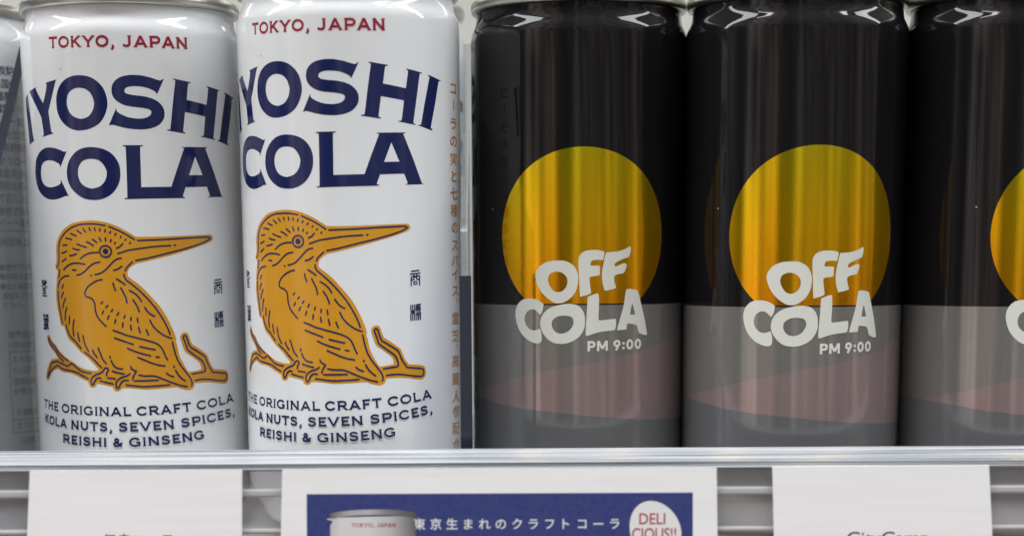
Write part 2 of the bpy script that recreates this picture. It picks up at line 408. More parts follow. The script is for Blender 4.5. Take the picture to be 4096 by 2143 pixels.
# ------------------------------------------------------------------ traced artwork, can-surface coordinates in mm (u round the can, z up)
ART = {"bird":[[-5.76,80.17],[-3.91,80.05],[-2.15,79.7],[-0.46,79.15],[1.18,78.44],[2.76,77.55],[3.78,76.92],[4.61,76.35,1],[8.14,76.35],[11.94,76.44],[15.79,76.58],[19.79,76.75],[23.04,76.89],[23.92,76.77],[24.39,76.27],[24.23,75.7],[23.6,75.25],[21.84,74.62],[19.05,73.79],[15.72,72.86],[12.49,71.99],[9.3,71.19],[6.74,70.6],[4.67,70.18],[3.87,69.77],[3.23,69.33],[2.61,68.58],[2.39,67.7],[2.58,67.13],[3.16,66.63],[4.18,65.89],[4.95,65.26],[6.09,64.18],[7.34,62.78],[8.59,61.39],[9.71,59.99],[10.7,58.46],[11.56,56.8],[12.3,55.14],[12.91,53.61],[13.33,52.08],[13.13,51.97],[13.49,50.56],[13.73,49.28],[14.09,47.99],[14.72,46.7],[15.35,45.53],[16.05,44.36,1],[17.45,44.45],[18.53,44.62],[19.64,44.84,1],[19.45,45.81],[18.98,46.6],[17.91,47.4],[16.85,48.19],[15.8,48.86],[15.22,49.51],[14.85,50.54],[14.55,51.56],[14.28,52.59],[14.45,53.22],[14.97,53.66],[15.56,53.81],[16.15,53.64],[16.54,53.06],[16.85,52.04],[17.36,50.94,1],[18.23,50.41],[19.58,49.54],[20.96,48.6],[21.52,48.07],[21.87,47.16],[22.36,46.11],[22.93,45.32],[23.51,44.67,1],[25.35,44.51],[27.3,44.21],[27.97,43.81],[28.33,43.01],[28.28,42.1],[27.75,41.34],[26.91,40.97],[25.77,41.02],[23.76,41.33],[21.55,41.59],[19.44,41.62],[17.67,41.51,1],[17.45,40.84],[16.97,40.27],[16.17,40.0],[15.12,40.13],[13.95,40.44],[13.05,40.79],[11.5,40.74],[9.57,40.63],[6.99,40.49],[5.69,40.46],[4.15,40.62],[2.15,40.83],[0.08,40.9,1],[-0.35,40.44],[-1.0,40.14],[-1.65,40.28],[-2.07,40.79],[-2.21,41.18,1],[-3.54,41.47],[-5.08,41.82],[-6.12,41.98,1],[-6.39,41.39],[-7.24,40.97],[-8.0,41.21],[-8.33,41.91],[-8.43,42.43,1],[-9.65,42.84],[-10.77,43.39],[-12.16,43.92],[-13.66,44.35],[-15.57,44.44],[-16.61,44.72],[-17.87,45.19],[-19.17,44.86],[-20.49,44.14],[-21.39,43.16],[-21.9,42.47],[-22.65,42.19],[-23.31,42.46],[-23.32,43.32],[-22.92,44.41],[-22.13,45.65],[-21.28,46.62],[-20.41,47.32],[-18.97,47.58],[-17.71,47.72,1],[-18.27,48.46],[-19.18,49.35],[-20.36,50.23],[-21.27,51.25],[-21.84,52.16],[-21.76,52.95],[-21.2,53.33],[-20.58,53.05],[-20.18,52.34],[-19.35,51.52],[-18.1,50.84],[-17.55,50.07],[-16.61,49.31],[-15.35,48.44],[-13.96,47.58],[-12.65,47.03],[-11.44,46.29],[-10.1,45.62],[-8.47,45.26],[-6.76,45.01],[-5.53,45.13,1],[-5.92,45.74],[-6.87,46.75],[-8.37,48.14],[-9.78,49.14],[-10.88,50.14],[-12.04,51.28],[-13.29,52.16],[-14.03,53.18],[-14.54,54.47],[-14.86,55.35,1],[-15.72,55.59],[-16.08,56.1],[-16.41,57.4],[-16.84,59.21],[-17.15,61.03],[-17.25,62.59],[-17.02,64.53],[-16.73,66.48],[-16.47,67.62],[-16.29,68.45],[-16.85,69.04],[-16.95,69.68],[-16.66,70.33],[-16.41,71.74],[-16.48,73.28],[-16.18,74.82],[-15.45,76.35],[-14.3,77.61],[-12.69,78.78],[-10.84,79.57],[-8.79,79.97],[-7.07,80.13]],
 "strokes":[[[-16.37,69.36],[-15.8,70.19],[-15.53,71.73],[-15.48,73.53],[-15.15,75.06],[-14.36,76.33],[-12.96,77.58],[-11.07,78.63],[-8.99,79.22],[-6.76,79.37],[-4.54,79.31],[-2.46,78.99]],[[-1.53,78.72],[0.21,78.01],[1.69,77.31],[3.03,76.51],[4.27,75.7]],[[-13.03,76.16],[-11.23,75.8]],[[-11.49,77.2],[-10.0,76.67]],[[-9.68,77.93],[-8.5,77.15]],[[-8.01,78.32],[-7.39,77.55]],[[-6.42,78.46],[-6.16,77.85]],[[-5.06,78.46],[-4.89,77.85]],[[-3.69,78.29],[-3.74,77.75]],[[-2.41,78.05],[-2.53,77.52]],[[-1.17,77.59],[-1.38,77.21]],[[0.07,77.09],[-0.13,76.77]],[[1.23,76.44],[1.12,76.21]],[[2.32,75.77],[2.16,75.55]],[[3.36,75.01],[3.16,74.79]],[[-14.06,74.5],[-12.78,74.58]],[[-14.51,72.69],[-13.74,72.81],[-13.06,73.12]],[[-14.54,70.7],[-13.83,71.02],[-13.25,71.4]],[[-9.86,74.76],[-8.64,74.34],[-7.36,73.98]],[[-11.08,73.8],[-10.23,73.5],[-9.18,73.4]],[[-12.1,72.06],[-11.05,72.18],[-10.13,72.48]],[[-7.27,75.26],[-6.34,74.87],[-5.56,74.34]],[[-5.67,75.82],[-5.13,75.47],[-4.64,75.08]],[[-3.95,76.18],[-3.73,75.78],[-3.57,75.4]],[[-2.45,76.16],[-2.44,75.44]],[[-1.11,75.71],[-1.29,75.25]],[[-0.18,75.04],[-0.32,74.76]],[[0.12,73.75],[0.93,74.1],[1.56,74.77]],[[-9.11,71.3],[-8.21,71.93],[-7.0,72.49],[-5.69,72.73],[-4.36,72.76]],[[0.31,72.47],[1.58,72.86],[2.9,73.25],[5.26,73.59],[8.09,73.97],[10.63,74.19],[12.73,74.29]],[[13.62,74.38],[13.97,74.4]],[[5.05,75.49],[8.12,75.58],[11.93,75.75],[15.78,75.99],[19.78,76.19],[22.59,76.3],[23.39,76.22],[23.54,76.05],[23.16,75.76],[21.85,75.18],[19.06,74.3],[15.73,73.42],[12.5,72.65],[9.32,71.88],[6.76,71.29],[4.45,70.86]],[[3.65,70.53],[2.84,69.78],[2.16,69.09],[1.9,68.52]],[[1.11,71.42],[0.17,71.24],[-0.68,70.74],[-1.56,69.86],[-2.6,68.86],[-3.66,68.1],[-4.67,67.75],[-5.41,67.63]],[[-6.51,67.44],[-6.35,67.44]],[[-4.04,70.53],[-5.13,70.36],[-6.1,69.95],[-7.11,69.19],[-8.16,68.31],[-9.25,67.71],[-10.22,67.55]],[[-14.17,68.71],[-13.12,69.54],[-11.63,70.17],[-10.26,70.32],[-8.98,70.21],[-7.93,70.02]],[[-11.45,68.76],[-11.0,68.67],[-10.48,68.7]],[[-0.81,68.62],[0.11,68.85],[0.67,69.16],[1.11,69.53]],[[-15.49,68.84],[-15.67,67.87],[-15.9,66.97]],[[-12.69,67.36],[-13.9,67.23],[-14.99,66.71],[-15.78,65.94],[-16.16,65.16],[-16.31,64.51]],[[-14.46,65.3],[-15.04,64.46]],[[-3.71,66.48],[-4.95,66.2],[-6.24,65.59],[-7.26,64.89],[-7.88,64.19],[-8.26,63.36],[-8.02,62.59],[-6.85,62.18],[-6.13,61.64],[-5.79,60.75],[-5.73,59.6],[-5.51,58.46],[-4.99,57.44],[-4.17,56.45],[-3.21,55.51]],[[1.58,67.71],[1.6,67.2],[1.89,66.63],[2.07,66.31],[3.24,65.39],[4.41,64.37],[5.68,63.17],[6.94,61.78],[8.19,60.25],[9.18,58.85],[10.17,57.2],[11.03,55.54],[11.64,54.01],[11.78,53.43]],[[-0.23,66.58],[0.86,65.94],[1.73,65.28]],[[-1.06,65.61],[-0.91,64.83],[-0.56,63.92]],[[0.71,64.51],[1.34,63.24],[1.79,62.29],[1.99,61.0]],[[2.7,63.87],[3.85,63.2],[4.75,62.35],[5.4,61.3]],[[3.4,61.68],[4.06,60.71],[4.5,59.76],[4.78,58.87]],[[6.06,59.86],[6.75,58.89],[7.5,58.2],[8.33,57.78]],[[7.18,56.9],[7.83,55.56],[8.96,54.28],[10.34,53.25],[11.48,52.73],[12.18,52.51]],[[12.31,51.66],[12.58,50.31],[12.94,48.78],[13.43,47.36],[14.06,46.2],[14.82,45.15],[15.71,43.98],[16.49,42.93],[16.87,42.02],[16.89,41.37],[16.72,41.06]],[[-4.19,60.89],[-3.82,61.25]],[[-3.04,59.94],[-2.58,60.39]],[[-1.79,58.99],[-1.42,59.44]],[[-0.41,58.1],[-0.06,58.74]],[[1.19,57.5],[1.41,58.05]],[[2.76,56.87],[2.83,57.6]],[[-4.03,58.47],[-3.68,59.08]],[[-2.76,57.3],[-2.35,58.04]],[[-1.07,56.25],[-0.79,57.11]],[[0.75,55.37],[0.89,56.35]],[[2.64,55.76],[2.77,54.68]],[[4.27,57.37],[4.37,56.43]],[[4.47,55.29],[4.8,53.98]],[[6.23,54.63],[6.73,53.38]],[[-1.48,54.57],[0.55,53.84],[1.2,53.53],[3.22,52.96],[5.18,52.45],[6.98,51.94],[7.49,51.76],[8.76,51.18],[9.64,50.34],[10.25,49.06],[10.62,48.1],[10.99,47.42]],[[-1.24,52.77],[0.92,51.99],[3.06,51.24]],[[4.55,50.7],[6.3,50.28],[8.16,49.87]],[[1.73,50.33],[3.03,49.72],[5.0,49.02],[7.0,48.47]],[[8.25,48.21],[9.06,48.08]],[[4.03,48.15],[4.97,47.72],[5.84,47.36],[7.13,46.78],[8.79,46.26],[10.32,45.99]],[[-16.35,63.82],[-16.37,62.59],[-16.21,60.65],[-15.82,58.45],[-15.39,56.12]],[[-14.56,63.45],[-15.08,62.74],[-15.31,62.11]],[[-13.98,62.07],[-14.64,60.93],[-14.99,59.82]],[[-13.7,59.91],[-14.21,58.74],[-14.42,57.02]],[[-13.0,57.78],[-13.17,56.06]],[[-11.59,57.07],[-11.95,55.93],[-12.07,54.63],[-11.92,53.21]],[[-14.2,55.86],[-13.81,54.46],[-12.82,52.93],[-11.41,51.8],[-9.97,50.22]],[[-10.71,53.95],[-10.58,52.92],[-10.27,52.02]],[[-9.25,53.29],[-8.96,51.6],[-8.46,50.45],[-7.93,49.62]],[[-8.98,49.42],[-7.0,47.98],[-5.72,46.72],[-4.72,45.77]],[[-6.81,49.92],[-6.54,49.15],[-5.76,48.22]],[[-5.41,50.42],[-4.86,48.99],[-4.35,47.71],[-3.54,46.72]],[[-2.59,48.45],[-2.53,48.06]],[[-2.3,47.39],[-1.77,46.34],[-0.93,45.65],[0.34,45.44]],[[-21.16,52.44],[-20.97,51.39],[-19.61,50.39],[-18.06,49.26],[-17.1,48.12],[-15.55,47.06]],[[-20.86,52.52],[-20.31,51.68],[-19.23,50.93],[-18.15,50.18],[-17.19,49.03],[-15.63,48.04],[-13.98,47.21]],[[-22.56,43.03],[-21.72,44.34],[-20.28,46.6,1],[-18.05,47.05,1],[-16.23,46.51],[-14.39,45.93,1],[-12.99,46.67,1],[-11.66,45.83],[-10.23,44.9],[-8.85,44.56],[-7.54,44.4]],[[-22.47,42.97],[-21.3,44.1],[-19.48,45.38],[-17.81,46.11,1],[-16.04,45.27],[-13.86,44.97],[-11.52,44.53],[-9.99,43.81],[-8.37,43.15]],[[-3.62,43.92],[-3.45,44.64],[-3.06,45.22],[-3.27,45.61],[-3.88,45.66],[-4.28,45.13],[-4.84,44.61],[-6.13,44.12],[-7.15,43.51],[-7.6,42.78],[-7.54,42.07],[-7.3,41.62],[-6.95,41.96],[-6.51,42.75],[-5.83,43.29],[-5.04,43.24]],[[-2.17,44.98],[-0.81,44.55],[0.65,44.25]],[[-3.34,43.35],[-1.5,43.13]],[[-5.14,42.59],[-3.52,42.21],[-2.11,41.93]],[[2.03,44.27],[1.26,43.81],[-0.14,43.34],[-1.08,42.62],[-1.39,41.84],[-1.26,41.13],[-0.98,40.88],[-0.62,41.27],[-0.17,42.12],[0.48,42.67],[1.58,42.72]],[[2.27,46.0],[2.53,45.43],[3.59,44.83,1],[2.96,43.95],[2.61,42.99]],[[4.1,43.96],[5.54,43.71],[7.32,43.7],[8.6,43.38],[10.25,42.66],[12.17,41.86],[14.09,41.18],[15.59,40.85]],[[3.03,42.6],[5.51,42.61],[8.59,42.65]],[[1.07,41.65],[2.84,41.45],[4.96,41.2],[8.3,41.29],[11.26,41.49]],[[12.44,45.88],[12.52,45.55]],[[12.84,44.84],[13.49,43.77],[14.26,42.92],[15.16,42.25]],[[10.61,44.28],[11.3,43.74],[12.3,43.34]],[[17.04,43.84],[18.8,44.03],[20.32,44.24],[20.72,44.55],[20.56,45.52],[19.88,46.83],[18.59,47.77],[17.13,48.83],[16.08,49.68],[15.71,50.78],[15.27,51.94],[15.02,52.71],[15.29,53.06],[15.75,52.95],[16.06,52.18],[16.37,51.15],[16.82,50.24,1],[18.21,49.45],[19.98,48.37],[20.8,47.71],[21.28,46.66],[21.77,45.61],[22.98,43.95,1],[25.03,43.75],[27.12,43.49],[27.53,43.18],[27.6,42.26],[27.17,41.83],[26.1,41.75],[23.77,42.04],[21.57,42.36],[19.46,42.43],[17.75,42.25]]],
 "eye":[-2.58,73.02],
 "word":[[[[-26.02,110.46,1],[-26.34,109.68],[-25.91,107.71],[-25.31,104.69],[-24.64,101.67],[-23.98,99.43],[-23.41,99.17,1],[-26.9,98.29,1],[-26.91,98.81],[-27.38,102.23],[-28.01,105.53],[-28.34,108.15],[-28.33,109.25,1]]],[[[-25.29,110.66,1],[-21.3,111.4,1],[-21.24,111.26],[-21.62,110.87],[-18.77,107.49,1],[-17.73,109.6],[-17.11,111.66],[-17.59,111.94],[-17.54,112.04,1],[-13.66,112.63,1],[-13.71,112.48],[-14.09,112.06],[-15.17,109.46],[-16.91,105.48,1],[-16.5,102.91],[-16.12,100.84],[-15.51,100.54],[-15.5,100.37,1],[-19.66,99.75,1],[-19.64,99.92],[-19.09,100.34],[-19.38,102.41],[-19.77,104.35,1],[-22.0,107.18],[-24.76,110.08]]],[[[-7.07,113.31],[-4.71,112.89],[-2.74,111.73],[-1.37,110.02],[-0.69,107.75],[-0.77,105.87],[-1.5,103.98],[-2.77,102.36],[-4.85,101.25],[-7.42,100.82],[-9.64,101.11],[-11.64,102.19],[-13.05,103.64],[-13.9,105.46],[-14.08,107.5],[-13.83,109.26],[-12.94,110.99],[-11.37,112.36],[-9.29,113.16]],[[-7.22,110.48],[-5.81,110.16],[-4.61,109.19],[-3.94,107.67],[-3.87,106.66],[-4.25,105.28],[-5.27,104.04],[-6.56,103.54],[-7.57,103.49],[-9.03,103.95],[-10.2,104.93],[-10.83,106.35],[-10.92,107.61],[-10.53,108.99],[-9.62,109.9],[-8.39,110.42]]],[[[10.9,109.12,1],[10.68,109.2],[10.58,109.45],[9.95,109.88],[8.43,110.46],[6.41,110.74],[4.64,110.65],[3.74,110.33],[3.4,109.88],[3.45,109.38],[3.94,109.01],[5.57,108.71],[7.72,108.5],[9.62,108.04],[11.15,107.26],[12.16,106.03],[12.44,104.77],[12.19,103.49],[11.09,102.13],[9.37,101.33],[7.3,100.98],[4.89,101.05],[2.74,101.38],[1.35,101.76],[0.33,102.01],[-0.06,101.95],[-0.39,101.83,1],[-0.45,102.02,1],[1.32,105.73,1],[1.41,105.6],[1.43,105.1],[2.36,104.41],[3.98,103.72],[6.0,103.43],[7.66,103.54],[8.83,104.04],[9.3,104.68],[9.26,105.25],[8.63,105.62],[6.98,105.9],[4.46,106.18],[2.7,106.68],[1.34,107.55],[0.61,108.62],[0.43,109.75],[0.72,111.13],[1.66,112.26],[3.09,112.95],[4.99,113.26],[7.02,113.22],[9.04,112.87],[10.83,112.36],[11.67,112.17],[12.07,112.34],[12.41,112.57,1],[12.54,112.48,1]]],[[[14.84,112.74,1],[19.31,112.15,1],[19.31,111.95],[18.91,111.89],[18.64,111.66],[18.07,108.04,1],[23.73,107.21,1],[24.35,110.69],[24.28,111.18],[23.92,111.4],[23.95,111.57,1],[28.35,110.93,1],[28.26,110.74],[27.82,110.63],[27.62,110.39],[26.64,105.01],[25.68,99.88],[25.83,99.51],[26.22,99.34],[26.17,99.15,1],[21.73,99.73,1],[21.77,99.92],[22.27,99.99],[22.56,100.38],[23.21,104.48,1],[17.56,105.24,1],[16.94,101.08],[17.0,100.71],[17.45,100.48],[17.41,100.25,1],[12.97,100.84,1],[13.0,101.08],[13.48,101.15],[13.74,101.52],[14.62,107.65],[15.3,112.05],[15.22,112.35],[14.84,112.52]]],[[[30.26,110.59,1],[34.75,109.63,1],[34.64,109.44],[34.15,109.42],[33.93,109.22],[32.57,104.36],[31.01,99.13],[31.0,98.75],[31.47,98.34],[31.37,98.12,1],[27.03,99.06,1],[27.1,99.25],[27.62,99.28],[27.93,99.73],[29.03,104.15],[30.55,109.59],[30.6,110.09],[30.26,110.32]]],[[[-11.62,96.17,1],[-13.56,92.84],[-13.7,92.59,1],[-13.87,92.75],[-13.81,93.1],[-14.5,93.57],[-15.96,94.1],[-17.55,94.32],[-19.1,94.12],[-20.34,93.46],[-20.95,92.32],[-21.09,90.9],[-20.7,89.58],[-19.57,88.57],[-18.25,88.15],[-16.79,88.07],[-15.22,88.32],[-14.09,88.74],[-13.85,89.06],[-13.9,89.54,1],[-13.65,89.57,1],[-11.66,85.99,1],[-11.78,85.89],[-12.52,85.94],[-13.94,85.52],[-15.81,85.2],[-17.63,85.21],[-19.82,85.79],[-21.75,86.88],[-23.3,88.63],[-23.99,90.87],[-23.78,93.08],[-22.89,94.99],[-21.08,96.4],[-19.07,97.15],[-17.12,97.26],[-15.19,97.02],[-13.42,96.48],[-12.42,96.11],[-11.92,96.14]]],[[[-4.99,97.0],[-2.96,96.75],[-1.0,96.04],[0.51,94.76],[1.47,92.98],[1.71,91.07],[1.44,89.16],[0.45,87.25],[-1.05,85.85],[-3.08,85.03],[-5.14,84.89],[-7.41,85.27],[-9.29,86.33],[-10.78,87.77],[-11.64,89.58],[-11.81,91.51],[-11.25,93.54],[-10.05,95.17],[-8.31,96.4],[-6.68,96.88]],[[-4.98,94.31],[-3.48,94.03],[-2.32,93.13],[-1.58,91.72],[-1.53,90.58],[-2.02,89.18],[-3.21,88.04],[-4.6,87.61],[-5.44,87.55],[-6.98,88.02],[-8.1,89.0],[-8.63,90.29],[-8.69,91.44],[-8.35,92.71],[-7.41,93.77],[-6.24,94.22]]],[[[2.51,97.36,1],[7.12,97.39,1],[7.11,97.2],[6.63,97.04],[6.45,96.74],[6.41,92.23],[6.36,87.78,1],[13.43,87.95,1],[15.23,92.62],[16.88,96.71],[16.81,96.92],[16.42,97.01],[16.42,97.17,1],[23.39,97.4,1],[23.38,97.21],[23.03,97.06],[23.02,96.74],[25.3,91.88],[27.8,86.38],[28.43,86.09],[28.53,85.91,1],[23.31,85.68,1],[23.37,85.84],[23.8,85.98],[23.81,86.21],[22.99,88.15,1],[17.04,87.91,1],[16.27,85.93],[16.37,85.7],[16.77,85.58],[16.72,85.36,1],[2.45,85.0,1],[2.46,85.26],[2.85,85.32],[3.08,85.58],[3.16,91.45],[3.14,96.66],[3.0,96.98],[2.53,97.14]],[[19.86,95.07,1],[21.81,90.83,1],[18.03,90.72,1]]]],
 "off":[[[[-5.88,70.32],[-3.96,70.17],[-2.28,69.23],[-1.34,67.77],[-1.06,66.11],[-1.33,64.03],[-2.28,62.16],[-3.97,60.81],[-5.67,60.34],[-7.18,60.71],[-9.16,62.17],[-10.73,64.25],[-11.41,66.34],[-11.29,67.59],[-10.26,69.05],[-8.26,70.08]],[[-6.09,67.75],[-4.81,67.47],[-3.86,66.54],[-3.59,65.5],[-3.86,64.25],[-4.81,63.21],[-6.1,62.96],[-7.18,63.53],[-8.05,64.88],[-8.27,66.13],[-7.83,67.17],[-6.96,67.63]]],[[[-1.02,69.84],[-0.82,71.29],[0.02,72.21],[1.49,72.68],[3.6,72.71],[5.1,72.39,1],[5.15,71.88],[4.79,70.33,1],[3.61,70.44],[2.23,70.28],[1.81,69.62],[1.92,69.1,1],[3.83,69.09],[4.08,68.78],[4.0,67.12],[3.73,66.81],[1.92,66.51],[1.61,65.89],[1.93,63.18],[1.72,62.56],[-0.38,61.91,1],[-0.64,62.16],[-0.85,66.32]]],[[[5.54,71.98],[6.19,72.18],[8.41,72.38],[10.24,72.89],[11.42,73.47],[11.85,73.3],[11.79,72.27],[11.43,71.12,1],[9.56,70.51],[7.97,69.79],[7.64,69.17],[7.98,68.86],[9.8,69.57],[10.61,69.53],[10.73,68.94],[10.27,67.7],[9.81,67.28],[8.21,66.98],[7.54,66.47],[7.66,65.22],[8.0,64.18],[7.78,63.76],[5.79,63.32],[5.25,63.37],[4.7,65.24],[4.58,67.32],[5.01,69.81]]],[[[-9.39,60.18,1],[-9.57,59.03],[-9.95,57.98],[-10.29,57.72],[-10.64,57.97],[-11.44,58.7],[-12.61,58.9],[-13.81,58.15],[-14.31,56.88],[-14.07,55.41],[-12.87,54.16],[-11.45,53.97],[-10.53,54.29],[-10.19,54.09],[-9.9,52.72],[-9.97,51.46],[-10.54,50.92],[-11.93,51.01],[-14.09,52.03],[-15.84,53.9],[-16.73,56.0],[-16.99,58.11],[-16.45,59.81],[-15.04,61.09],[-13.08,61.46],[-10.97,61.12]]],[[[-2.7,60.19],[-1.01,59.76],[0.15,58.4],[0.57,56.52],[0.36,54.43],[-0.79,52.54],[-2.69,51.29],[-4.82,50.82],[-7.2,51.17],[-8.96,52.52],[-10.08,54.4],[-10.19,56.3],[-9.39,57.98],[-7.84,59.24],[-5.67,59.92],[-3.97,60.19]],[[-3.97,57.43],[-2.7,57.16],[-2.17,56.32],[-2.27,55.27],[-3.12,54.02],[-4.39,53.35],[-5.68,53.28],[-6.76,53.9],[-7.36,55.06],[-7.19,56.31],[-6.1,57.16],[-5.03,57.43]]],[[[1.19,61.52],[1.51,61.94],[3.31,62.61],[3.74,62.44],[3.89,61.09],[3.86,59.0],[3.76,56.7],[4.08,56.28,1],[7.59,56.61],[8.04,56.44],[8.09,55.18],[7.82,54.13],[7.37,53.93],[4.09,53.56],[1.32,52.78],[0.79,52.85],[0.72,53.8],[0.99,57.98]]],[[[10.58,63.1],[11.0,63.52],[11.97,63.57],[13.45,63.28],[13.97,62.85],[14.76,60.32],[15.86,56.71],[16.67,53.09],[16.45,52.67],[15.76,52.69],[14.3,53.26],[13.77,54.64],[13.26,55.18],[11.3,55.44],[10.94,55.13],[10.83,54.08,1],[8.73,53.95],[8.39,54.23],[9.17,56.84],[10.08,59.97]],[[12.41,60.04],[13.12,57.82],[12.87,57.57],[11.81,57.59],[11.81,57.95],[12.12,59.52]]]],
 "wave_top":[[-34.72,37.91],[-25.52,40.27],[-16.73,42.49],[-9.89,44.08],[-3.74,45.33],[2.22,46.3],[8.37,47.39],[12.82,48.46],[17.84,49.49],[23.38,50.89],[28.4,52.02]],
 "wave_bot":[[-34.72,37.91],[-27.09,36.7],[-21.05,35.84],[-14.36,35.15],[-7.81,34.63],[0.24,33.81],[8.44,33.05],[16.93,32.33],[24.44,32.03],[28.92,32.0]],
 "pm":[[1.11,49.0],[1.11,51.49],[6.02,49.07],[7.28,49.2],[14.99,49.38],[14.97,51.86]],
 "base_tok":[0.000602,-0.004028,119.565684],
 "base_l1":[0.00223,0.006296,34.266654],
 "base_l2":[0.0024,0.006423,30.585445],
 "base_l3":[0.00258,0.010139,26.902436],
 "words":{"tok":[["TOKYO,",-15.57,1.51],["JAPAN",3.32,18.82]],
 "l1":[["THE",-25.52,-18.46],["ORIGINAL",-17.11,1.97],["CRAFT",3.26,16.55],["COLA",18.02,30.04]],
 "l2":[["KOLA",-25.26,-15.56],["NUTS,",-14.08,-2.76],["SEVEN",-1.15,12.07],["SPICES,",13.75,30.22]],
 "l3":[["REISHI",-17.16,-4.24],["&",-2.75,-0.24],["GINSENG",1.23,19.73]]},"seal":[[[24.51,66.02],[26.65,66.25]],[[24.23,65.39],[26.93,65.61]],[[25.21,65.3],[25.2,64.81],[25.13,64.18],[24.45,64.11]],[[26.03,65.37],[25.98,64.78],[25.97,64.27],[26.74,64.2]],[[24.4,62.73],[24.43,64.67,1],[24.58,64.8,1],[26.7,65.0,1],[26.8,64.9],[26.77,62.9]],[[25.14,64.76],[25.14,64.76],[26.08,64.85]],[[25.13,63.64,1],[25.12,63.06,1],[26.05,63.13,1],[26.06,63.7,1],[25.13,63.64,1]],[[24.23,58.23],[24.21,57.0,1],[24.32,56.86,1],[25.25,56.92,1],[25.34,57.02],[25.27,58.31]],[[24.74,58.29],[24.75,56.62],[24.72,54.83]],[[24.19,54.79],[24.19,56.38,1],[24.38,56.51,1],[25.18,56.53,1],[25.28,56.41],[25.28,54.86]],[[25.71,58.3],[26.98,58.43]],[[25.77,57.94],[25.75,56.96,1],[26.92,57.04,1],[26.93,57.86,1],[25.77,57.78,1]],[[26.16,58.29],[26.11,57.62]],[[26.59,58.33],[26.6,57.66]],[[25.89,57.37],[26.79,57.42]],[[25.74,56.42],[26.97,56.55]],[[25.74,56.01],[26.97,56.11]],[[26.38,56.02],[26.37,54.94]],[[25.9,55.67],[25.83,54.9]],[[26.89,55.75],[26.88,54.98]],[[-23.18,66.21],[-23.1,65.68]],[[-23.35,65.63],[-22.02,65.48],[-20.94,65.59]],[[-22.57,66.16],[-22.58,65.58]],[[-23.23,66.21],[-22.4,66.17]],[[-21.96,66.12],[-21.0,66.01,1],[-21.08,65.59,1]],[[-21.98,65.85],[-21.07,65.78]],[[-23.38,64.88],[-22.16,65.27],[-21.59,65.38]],[[-22.38,65.32],[-21.64,64.95],[-20.93,64.62]],[[-22.99,64.43],[-21.37,64.32]],[[-22.87,63.99,1],[-22.9,63.08,1]],[[-22.87,63.99],[-21.53,63.84,1],[-21.49,63.15,1],[-22.72,63.24,1]],[[-22.08,63.83],[-22.14,63.25]],[[-23.26,62.65],[-21.12,62.54]],[[-22.79,58.18],[-23.44,57.74],[-22.97,57.59]],[[-22.8,58.07],[-22.27,57.6],[-22.21,57.02]],[[-21.88,58.04],[-20.93,57.95]],[[-21.81,57.67],[-20.86,57.58]],[[-21.34,58.05],[-21.36,57.41]],[[-23.27,57.1],[-20.91,57.05]],[[-23.17,56.84],[-20.84,56.73]],[[-23.11,56.36],[-20.88,56.25]],[[-22.56,57.01],[-22.57,56.42]],[[-21.66,56.98],[-21.69,56.23]],[[-23.04,55.88],[-21.45,55.81,1],[-21.49,55.38],[-22.97,55.4,1],[-23.04,55.88,1]],[[-22.82,55.61],[-21.69,55.59]],[[-23.26,54.96],[-20.91,54.86]],[[-22.5,55.35],[-22.52,54.71]],[[-21.22,56.03],[-21.14,54.59]],[[-23.29,54.69],[-22.12,54.62]]],
 "vert":[["コ",41.24,108.26],["ー",41.21,104.41],["ラ",41.18,100.18],["の",41.16,96.15],["実",41.13,92.11],["と",41.1,88.11],["七",41.07,84.12],["種",41.05,80.12],["の",41.35,76.07],["ス",41.3,71.96],["パ",41.26,68.49],["イ",41.21,65.23],["ス",41.16,61.14],["、",41.13,58.95],["霊",41.08,54.71],["芝",41.03,50.59],["、",41.0,48.25],["高",40.95,44.53],["麗",40.93,40.22],["人",40.94,36.1],["参",40.96,32.44],["配",40.84,28.31],["合",40.73,24.4]]}

# ------------------------------------------------------------------ the setting: shelf, panel behind, shelf above
bm = bmesh.new(); box(bm, -330, 330, 255, 262, -10, 250); tag(from_bm('back_wall', bm, M_panel), kind='structure')
bm = bmesh.new(); extrude_x(bm, [(-60, 228), (-60, 250), (262, 250), (262, 228)], -330, 330); tag(from_bm('ceiling', bm, M_shelf), kind='structure')
fl = lambda y: 5.0 + .05 * (y - 14)
bm = bmesh.new(); extrude_x(bm, [(-54, fl(-27) - 3.0), (-54, fl(-27) - .8), (-27, fl(-27)), (254.5, fl(254.5)), (254.5, fl(254.5) - 1.5)], -330, 330); tag(from_bm('floor', bm, M_shelf), kind='structure')

# ------------------------------------------------------------------ cans
BASE = 6.0
PROF_BODY = [(0, 9.5), (17, 8.5), (20.2, 6.3), (21.0, 6.0), (21.8, 6.3), (23.0, 8.2), (24.6, 11.0), (25.8, 13.6), (26.35, 15.6), (26.5, 17.6), (26.5, 30), (26.5, 45), (26.5, 59.9), (26.5, 80), (26.5, 100), (26.5, 115),
             (26.5, 122.6), (26.47, 123.3), (26.38, 123.95), (26.20, 124.6), (25.92, 125.22), (25.61, 125.83), (25.34, 126.4), (25.16, 127.0), (25.06, 127.7), (25.02, 128.6), (25.02, 130.8)]
PROF_RIM = [(25.0, 129.6), (25.55, 129.35), (26.10, 129.55), (26.32, 130.0), (26.36, 130.7), (26.32, 131.6), (25.95, 132.15), (25.6, 132.4), (25.2, 132.25), (24.95, 131.7), (24.85, 130.4), (24.4, 128.0), (23.6, 127.3), (22.8, 128.0), (22.0, 128.6), (0, 128.7)]
def can_body(mats, mat_of=None):
    bm = bmesh.new(); lathe(bm, PROF_BODY, 192, mat_of); bmesh.ops.recalc_face_normals(bm, faces=bm.faces)
    return bm
